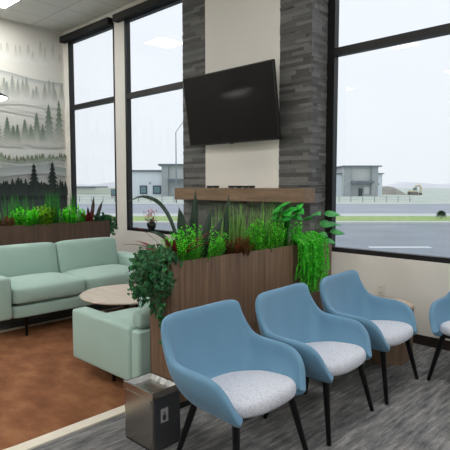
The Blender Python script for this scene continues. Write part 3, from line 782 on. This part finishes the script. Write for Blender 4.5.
# crumpled liner
V, F = [], []; nx, ny = 16, 12
for j in range(ny + 1):
    for i in range(nx + 1):
        u, v = i / nx, j / ny; e = min(u, 1 - u, v, 1 - v); x = bx0 + .010 + (bx1 - bx0 - .022) * u; y = by0 + .010 + (by1 - by0 - .020) * v
        z = bh - .004 - min(.05, e * .35) + (R(-.016, .016) if e > 0 else R(0, .004)); V.append((x, y, z))
for j in range(ny):
    for i in range(nx): k = j * (nx + 1) + i; F.append((k, k + 1, k + nx + 2, k + nx + 1))
meshobj('liner', (V, F), 'bag', r)
s = meshobj('sticker', bx((bx1 - .0021, by0 + .052, .150), (bx1 - .0012, by0 + .102, .225)), 'sticker', r)
meshobj('symbol', join(bx((bx1 - .0013, by0 + .066, .160), (bx1 - .0007, by0 + .086, .190)), bx((bx1 - .0013, by0 + .071, .194), (bx1 - .0007, by0 + .081, .204))), 'ink', s)

# ------------------------------------------------------------------ mint sofa, armchair, coffee table
def puff(a, b, r_=0.05, bulge=(0.02, 0.02, 0.02), seg=5, cuts=6):
    """cushion: rounded box whose faces swell"""
    bm = bmesh.new(); bmesh.ops.create_cube(bm, size=1)
    bmesh.ops.subdivide_edges(bm, edges=list(bm.edges), cuts=cuts, use_grid_fill=True)
    s = [b[i] - a[i] for i in range(3)]; c = [(a[i] + b[i]) / 2 for i in range(3)]
    for v in bm.verts:
        q = [v.co[i] * 2 for i in range(3)]; p = [v.co[i] * s[i] for i in range(3)]
        inn = [max(-s[i] / 2 + r_, min(s[i] / 2 - r_, p[i])) for i in range(3)]
        d = Vector([p[i] - inn[i] for i in range(3)])
        if d.length > r_: d = d.normalized() * r_
        p = [inn[i] + d[i] for i in range(3)]
        for i in range(3):
            o1, o2 = [k for k in range(3) if k != i]
            p[i] += math.copysign(bulge[i], q[i]) * abs(q[i]) ** 3 * (1 - q[o1] ** 2) * (1 - q[o2] ** 2) if abs(q[i]) > .01 else 0
        v.co = Vector([p[i] + c[i] for i in range(3)])
    return bm
def soft(name, bm, mat, parent, lv=1):
    o = bmobj(name, bm, mat, parent, True); m = o.modifiers.new('soft', 'SUBSURF'); m.levels = 1; m.render_levels = lv; return o
# sofa faces +X
SX0, SX1, SY0, SY1 = -5.36, -4.46, 1.65, 3.64
r = thing('sofa', 'long mint green two-seat sofa facing the coffee table', 'sofa', ((SX0 + SX1) / 2, (SY0 + SY1) / 2, 0))
bmobj('arm', bevbox((SX0 + .04, SY0, .20), (SX1, SY0 + .225, .585), .03, 5), 'mint', r, True)
bmobj('arm', bevbox((SX0 + .04, SY1 - .225, .20), (SX1, SY1, .585), .03, 5), 'mint', r, True)
ya, yb_ = SY0 + .227, SY1 - .227; ym = (ya + yb_) / 2
soft('base', puff((SX0 + .03, ya, .185), (SX1 - .012, yb_, .308), .015, (0, 0, 0)), 'mint', r)
soft('back_frame', puff((SX0, ya, .211), (SX0 + .12, yb_, .68), .025, (0, 0, 0)), 'mint', r)
for y0, y1 in ((ya + .003, ym - .002), (ym + .002, yb_ - .003)):
    soft('seat_cushion', puff((SX0 + .27, y0, .310), (SX1 + .005, y1, .487), .05, (.012, .0, .022)), 'mint', r)
    bm = puff((-.085, y0 + .0, -.02), (.085, y1, .355), .045, (.022, .0, .006), cuts=9)
    bmesh.ops.rotate(bm, verts=bm.verts, cent=(0, 0, 0), matrix=Matrix.Rotation(math.radians(-13), 3, 'Y'))
    bmesh.ops.translate(bm, verts=bm.verts, vec=(SX0 + .255, 0, .44)); soft('back_cushion', bm, 'mint', r)
for x in (SX1 - .055, SX0 + .16):
    for y in (SY0 + .37, SY1 - .37): meshobj('leg', tube([(x, y, .212), (x, y, .013)], [.016, .013], 12), 'leg', r, True)
# armchair faces -X, its back to the planter
AX0, AX1, AY0, AY1 = -3.40, -2.56, 1.865, 2.60
r = thing('armchair', 'mint green low armchair with block arms backed against the planter', 'armchair', ((AX0 + AX1) / 2, (AY0 + AY1) / 2, 0))
bmobj('arm', bevbox((AX0, AY0, .115), (AX1 - .1, AY0 + .13, .485), .022, 5), 'mint', r, True)
bmobj('arm', bevbox((AX0, AY1 - .13, .115), (AX1 - .1, AY1, .485), .022, 5), 'mint', r, True)
soft('base', puff((AX0 + .012, AY0 + .132, .14), (AX1 - .1, AY1 - .132, .27), .015, (0, 0, 0)), 'mint', r)
soft('seat_cushion', puff((AX0 + .008, AY0 + .134, .272), (AX1 - .20, AY1 - .134, .415), .04, (.01, 0, .02)), 'mint', r)
bmobj('back_frame', bevbox((AX1 - .098, AY0 + .004, .116), (AX1, AY1 - .004, .475), .022, 5), 'mint', r, True)
bm = puff((-.06, AY0 + .02, .13), (.06, AY1 - .02, .25), .04, (.02, 0, .012))
bmesh.ops.rotate(bm, verts=bm.verts, cent=(0, 0, 0), matrix=Matrix.Rotation(math.radians(8), 3, 'Y'))
bmesh.ops.translate(bm, verts=bm.verts, vec=(AX1 - .085, 0, .352)); soft('back_cushion', bm, 'mint', r)
for x in (AX0 + .40, AX1 - .12):
    for y in (AY0 + .10, AY1 - .10): meshobj('leg', tube([(x, y, .15), (x, y, .013)], [.014, .012], 12), 'leg', r, True)
# coffee table
tc = (-3.83, 2.66, 0.013)
r = thing('coffee_table', 'round pale wood coffee table between the mint sofa and armchair', 'coffee table', tc)
meshobj('table_top', lathe([(.385, .382), (.41, .388), (.418, .398), (.41, .408)], tc, 64), 'table_top', r)
meshobj('pedestal', lathe([(.035, .018), (.03, .05), (.03, .36), (.06, .381)], tc, 24), 'leg', r, True)
meshobj('base', lathe([(.24, 0), (.245, .006), (.22, .014), (.04, .018)], tc, 40), 'leg', r)

# ------------------------------------------------------------------ outside
YAW = math.radians(43.99); FV = Vector((-math.sin(YAW), math.cos(YAW), 0)); RV = Vector((math.cos(YAW), math.sin(YAW), 0)); GZ = -0.68
def fr(d, s, z=0.0): return tuple(FV * d + RV * s + Vector((0, 0, GZ + z)))
def fbox(d0, d1, s0, s1, z0, z1):
    V = [fr(d0, s0, z0), fr(d0, s1, z0), fr(d1, s1, z0), fr(d1, s0, z0), fr(d0, s0, z1), fr(d0, s1, z1), fr(d1, s1, z1), fr(d1, s0, z1)]
    return V, [(0, 3, 2, 1), (4, 5, 6, 7), (0, 1, 5, 4), (1, 2, 6, 5), (2, 3, 7, 6), (3, 0, 4, 7)]
GBX = [(-26, D + WT + .05), (60, D + WT + .05)]
def band(name, d0, d1, z, mat, s0=-120, s1=160): return struct(meshobj(name, fbox(d0, d1, s0, s1, -0.4, z), mat))
V = [(-60, D + WT + .02, GZ), (60, D + WT + .02, GZ), fr(27.6, 60), fr(27.6, -60)]
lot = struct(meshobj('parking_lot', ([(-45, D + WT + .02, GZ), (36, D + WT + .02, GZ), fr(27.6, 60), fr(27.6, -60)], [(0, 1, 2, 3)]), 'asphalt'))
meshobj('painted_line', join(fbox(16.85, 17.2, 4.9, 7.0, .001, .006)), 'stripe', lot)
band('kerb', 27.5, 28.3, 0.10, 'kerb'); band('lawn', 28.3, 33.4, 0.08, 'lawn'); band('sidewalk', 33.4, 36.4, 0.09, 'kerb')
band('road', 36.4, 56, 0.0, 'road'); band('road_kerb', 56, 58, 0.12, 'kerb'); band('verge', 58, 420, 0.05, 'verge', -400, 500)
# bush on the lawn
bc = Vector(fr(31.0, 13.35, .08)); L = []
for k in range(900):
    a = R(0, 2 * PI); q = R(-.1, 1); rad = math.sqrt(max(0, 1 - q * q)); k_ = R(.75, 1)
    p = bc + Vector((math.cos(a) * rad * .30, math.sin(a) * rad * .30, max(.01, .12 + q * .34))) * k_
    L.append(leafstrip(p, Vector((math.cos(a) * rad, math.sin(a) * rad, q + .3)), R(.05, .09), .05, .3, 2))
o = thing('round_bush', 'round dark green bush on the lawn outside the right window', 'bush', tuple(bc))
meshobj('foliage', join(*L), 'bush', o); meshobj('trunk', tube([bc, bc + Vector((0, 0, .3))], .03, 6), 'dirt', o)
# grey fronted building
DB = 95.0
def PXS(px, d=DB): return (px - 225) / 503.0 * d
def PZ(py, d=DB): return 1.9 + (186 - py) / 503.0 * d
o = thing('shop_building', 'grey and white flat-roofed commercial building seen through the right window', 'building', fr(DB, PXS(360)))
meshobj('central_block', join(fbox(DB + .6, DB + 12, PXS(344), PXS(377.5), 0, PZ(166))), 'b_panel', o)
meshobj('pier', fbox(DB, DB + .6, PXS(344), PXS(350.5), 0, PZ(166)), 'b_grey', o)
meshobj('pier', fbox(DB, DB + .6, PXS(371), PXS(377.5), 0, PZ(166)), 'b_grey', o)
meshobj('roof_slab', fbox(DB - .5, DB + 12.4, PXS(341.5), PXS(380.5), PZ(166), PZ(164.8)), 'b_trim', o)
meshobj('canopy', fbox(DB - 1.2, DB + .6, PXS(350.5), PXS(372), PZ(182.5), PZ(180)), 'b_trim', o)
meshobj('entrance_wall', fbox(DB + .3, DB + .62, PXS(350.6), PXS(370.9), 0, PZ(182.5)), 'b_grey', o)
meshobj('door', fbox(DB + .2, DB + .31, PXS(358.5), PXS(362.5), 0, PZ(187.5)), 'b_dark', o)
meshobj('window', fbox(DB + .2, DB + .31, PXS(364), PXS(369), .6, PZ(186)), 'b_panel', o)
meshobj('wing', fbox(DB + 2, DB + 11, PXS(320), PXS(344), 0, PZ(173)), 'b_white', o)
meshobj('wing', fbox(DB + 2, DB + 11, PXS(377.5), PXS(385), 0, PZ(173)), 'b_white', o)
meshobj('wing_roof', join(fbox(DB + 1.6, DB + 11.2, PXS(319), PXS(343.9), PZ(173), PZ(172)), fbox(DB + 1.6, DB + 11.2, PXS(377.6), PXS(386.2), PZ(173), PZ(172))), 'b_trim', o)
meshobj('wall_lamp', fbox(DB + 1.9, DB + 2, PXS(380.8), PXS(381.8), PZ(184), PZ(182.5)), 'b_trim', o)
# white building beyond window 2
o = thing('office_building', 'white building with two dark framed windows seen left of the column', 'building', fr(DB, PXS(160)))
meshobj('wing', fbox(DB + 1, DB + 12, PXS(124), PXS(162), 0, PZ(170.8)), 'b_white', o)
meshobj('wing_roof', fbox(DB + .6, DB + 12.2, PXS(123.5), PXS(161.5), PZ(170.8), PZ(169)), 'b_trim', o)
meshobj('central_block', fbox(DB + .5, DB + 12, PXS(162), PXS(200), 0, PZ(165)), 'b_panel', o)
meshobj('pier', fbox(DB - .2, DB + .5, PXS(162), PXS(168.5), 0, PZ(165)), 'b_grey', o)
meshobj('pier', fbox(DB - .2, DB + .5, PXS(193), PXS(200), 0, PZ(165)), 'b_grey', o)
meshobj('roof_slab', fbox(DB - .7, DB + 12.4, PXS(159), PXS(202), PZ(165), PZ(163.2)), 'b_trim', o)
meshobj('entrance_wall', fbox(DB + .2, DB + .5, PXS(168.5), PXS(193), 0, PZ(180)), 'b_grey', o)
meshobj('canopy', fbox(DB - 1.4, DB + .5, PXS(168.5), PXS(193), PZ(180), PZ(178)), 'b_trim', o)
for a, b in ((139.2, 146.6), (152.4, 160.6)):
    w = meshobj('window_frame', fbox(DB + .85, DB + 1.0, PXS(a), PXS(b), PZ(193), PZ(184.6)), 'b_teal', o)
    meshobj('pane', join(fbox(DB + .8, DB + .86, PXS(a + 1.1), PXS(b - 1.1), PZ(191.9), PZ(185.7))), 'b_glass', w)
meshobj('wall_lamp', fbox(DB + .7, DB + 1, PXS(149), PXS(150), PZ(182.8), PZ(181.4)), 'b_trim', o)
# street lamp
dl = 60.0; sl = (176.4 - 225) / 503 * dl; zl = lambda py: 1.9 + (186 - py) / 503 * dl
o = thing('street_lamp', 'tall grey street lamp post with a raised arm outside the middle window', 'street lamp', fr(dl, sl))
meshobj('pole', tube([fr(dl, sl, 0), fr(dl, sl, zl(131))], [.10, .05], 10), 'post', o)
meshobj('arm', tube([fr(dl, sl, zl(131.5)), fr(dl, sl + .55, zl(125)), fr(dl, sl + 1.0, zl(120))], .04, 8), 'post', o)
meshobj('lamp_head', fbox(dl - .12, dl + .12, sl + .9, sl + 1.5, zl(120.5), zl(118.8)), 'post', o)
# far low buildings left
o = thing('warehouse', 'long low beige warehouse beyond the road outside the left window', 'building', fr(120, PXS(95, 120)))
meshobj('wall', fbox(120, 132, PXS(60, 120), PXS(111, 120), 0, PZ(187, 120)), 'b_beige', o)
meshobj('roof', fbox(119.5, 132.5, PXS(59, 120), PXS(96, 120), PZ(187, 120), PZ(185.6, 120)), 'b_trim', o)
o = thing('delivery_van', 'dark grey boxy van parked beyond the road outside the left window', 'van', fr(85, PXS(114.5, 85)))
meshobj('body', bevbox_v := fbox(85, 88, PXS(111, 85), PXS(118.5, 85), .3, PZ(188, 85)), 'b_trim', o)
meshobj('windscreen', fbox(84.95, 85.01, PXS(112, 85), PXS(117.6, 85), PZ(193, 85), PZ(189.2, 85)), 'b_glass', o)
for px in (112.2, 117.2): meshobj('wheel', fbox(84.9, 85.2, PXS(px - .7, 85), PXS(px + .7, 85), 0, .7), 'track', o)
# dirt mound, excavator, hills, fence
V, F = [], []; n1, n2 = 28, 12; dm = 118.0
for j in range(n2 + 1):
    for i in range(n1 + 1):
        u, v = i / n1, j / n2; s = PXS(376, dm) + (PXS(410, dm) - PXS(376, dm)) * u
        hgt = (math.sin(PI * u) ** 1.3 * 2.3 + .4 * math.sin(7 * u + 1) * math.sin(PI * u)) * math.sin(PI * v) + R(0, .12)
        V.append(fr(dm + 9 * v, s, max(.05, hgt)))
for j in range(n2):
    for i in range(n1): k = j * (n1 + 1) + i; F.append((k, k + 1, k + n1 + 2, k + n1 + 1))
tag(meshobj('dirt_mound', (V, F), 'dirt', None, True), 'grey brown dirt mound beside the far excavator', 'dirt mound')
de = 112.0; es = lambda px: PXS(px, de); ez = lambda py: PZ(py, de)
o = thing('excavator', 'haze-paled yellow excavator with bent boom on the far building site', 'excavator', fr(de, es(414)))
meshobj('track', fbox(de, de + .6, es(411), es(418), .05, .8), 'track', o); meshobj('track', fbox(de + 1.8, de + 2.4, es(411), es(418), .05, .8), 'track', o)
meshobj('body', fbox(de + .1, de + 2.3, es(411.5), es(417.0), .8, ez(189.5)), 'excav', o)
meshobj('cab', fbox(de + .2, de + 1.2, es(414.6), es(416.8), ez(189.5), ez(186.8)), 'b_glass', o)
meshobj('boom', tube([fr(de + 1.2, es(416), ez(189)), fr(de + 1.2, es(417.5), ez(185.5)), fr(de + 1.2, es(421), ez(184.6))], .28, 6), 'excav', o)
meshobj('stick', tube([fr(de + 1.2, es(421), ez(184.6)), fr(de + 1.2, es(422.8), ez(187.5)), fr(de + 1.2, es(422), ez(192))], .22, 6), 'excav', o)
meshobj('bucket', fbox(de + .8, de + 1.6, es(421), es(423.2), ez(194.6), ez(192)), 'track', o)
V, F = [], []; N = 60
for i in range(N + 1):
    s = -400 + 900 * i / N; hz = 3.4 + 1.6 * math.sin(i * .7) + 1.5 * math.sin(i * 1.9)
    V += [fr(415, s, 0), fr(418, s, hz * .8), fr(445, s, hz), fr(500, s, 0)]
for i in range(N):
    for k in range(3): F.append((4 * i + k, 4 * i + 4 + k, 4 * i + 5 + k, 4 * i + 1 + k))
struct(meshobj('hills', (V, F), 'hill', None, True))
o = thing('roadside_fence', 'low wire fence on short posts along the far side of the road', 'fence', fr(64, 12))
for k in range(34):
    s = -26 + 1.5 * k; meshobj('post', tube([fr(64, s, 0.03), fr(64, s, .78)], .05, 6), 'post', o)
meshobj('rail', join(fbox(63.97, 64.03, -26, 24, .66, .78), fbox(63.97, 64.03, -26, 24, .3, .40)), 'kerb', o)

# ------------------------------------------------------------------ world, camera, render settings
w = bpy.data.worlds.new('overcast sky'); scene.world = w; w.use_nodes = True
nt = w.node_tree; bg = nt.nodes['Background']
tcn = nt.nodes.new('ShaderNodeTexCoord'); sep = nt.nodes.new('ShaderNodeSeparateXYZ'); rp = nt.nodes.new('ShaderNodeValToRGB')
nt.links.new(tcn.outputs['Generated'], sep.inputs[0]); nt.links.new(sep.outputs['Z'], rp.inputs['Fac'])
rp.color_ramp.elements[0].position = 0.0; rp.color_ramp.elements[0].color = rgb(226, 231, 236)
rp.color_ramp.elements[1].position = 0.45; rp.color_ramp.elements[1].color = rgb(236, 241, 248)
nt.links.new(rp.outputs['Color'], bg.inputs['Color']); bg.inputs['Strength'].default_value = 0.89

cam = bpy.data.cameras.new('camera'); co = bpy.data.objects.new('camera', cam); COL.objects.link(co)
cam.sensor_width = 36; cam.sensor_fit = 'HORIZONTAL'; cam.lens = 36 * 503 / 450.0; cam.clip_end = 1500; cam.clip_start = 0.05
co.location = (0, 0, 1.4); co.rotation_euler = (math.radians(90 - 4.4335), 0, YAW)
scene.camera = co
vs = scene.view_settings; vs.view_transform = 'Standard'; vs.look = 'None'; vs.gamma = 1.0; vs.exposure = 0.40; vs.use_curve_mapping = False
cy = scene.cycles
cy.use_denoising = True; cy.max_bounces = 8; cy.diffuse_bounces = 4; cy.glossy_bounces = 4; cy.transparent_max_bounces = 16; cy.caustics_reflective = False; cy.caustics_refractive = False
cy.sample_clamp_indirect = 6.0
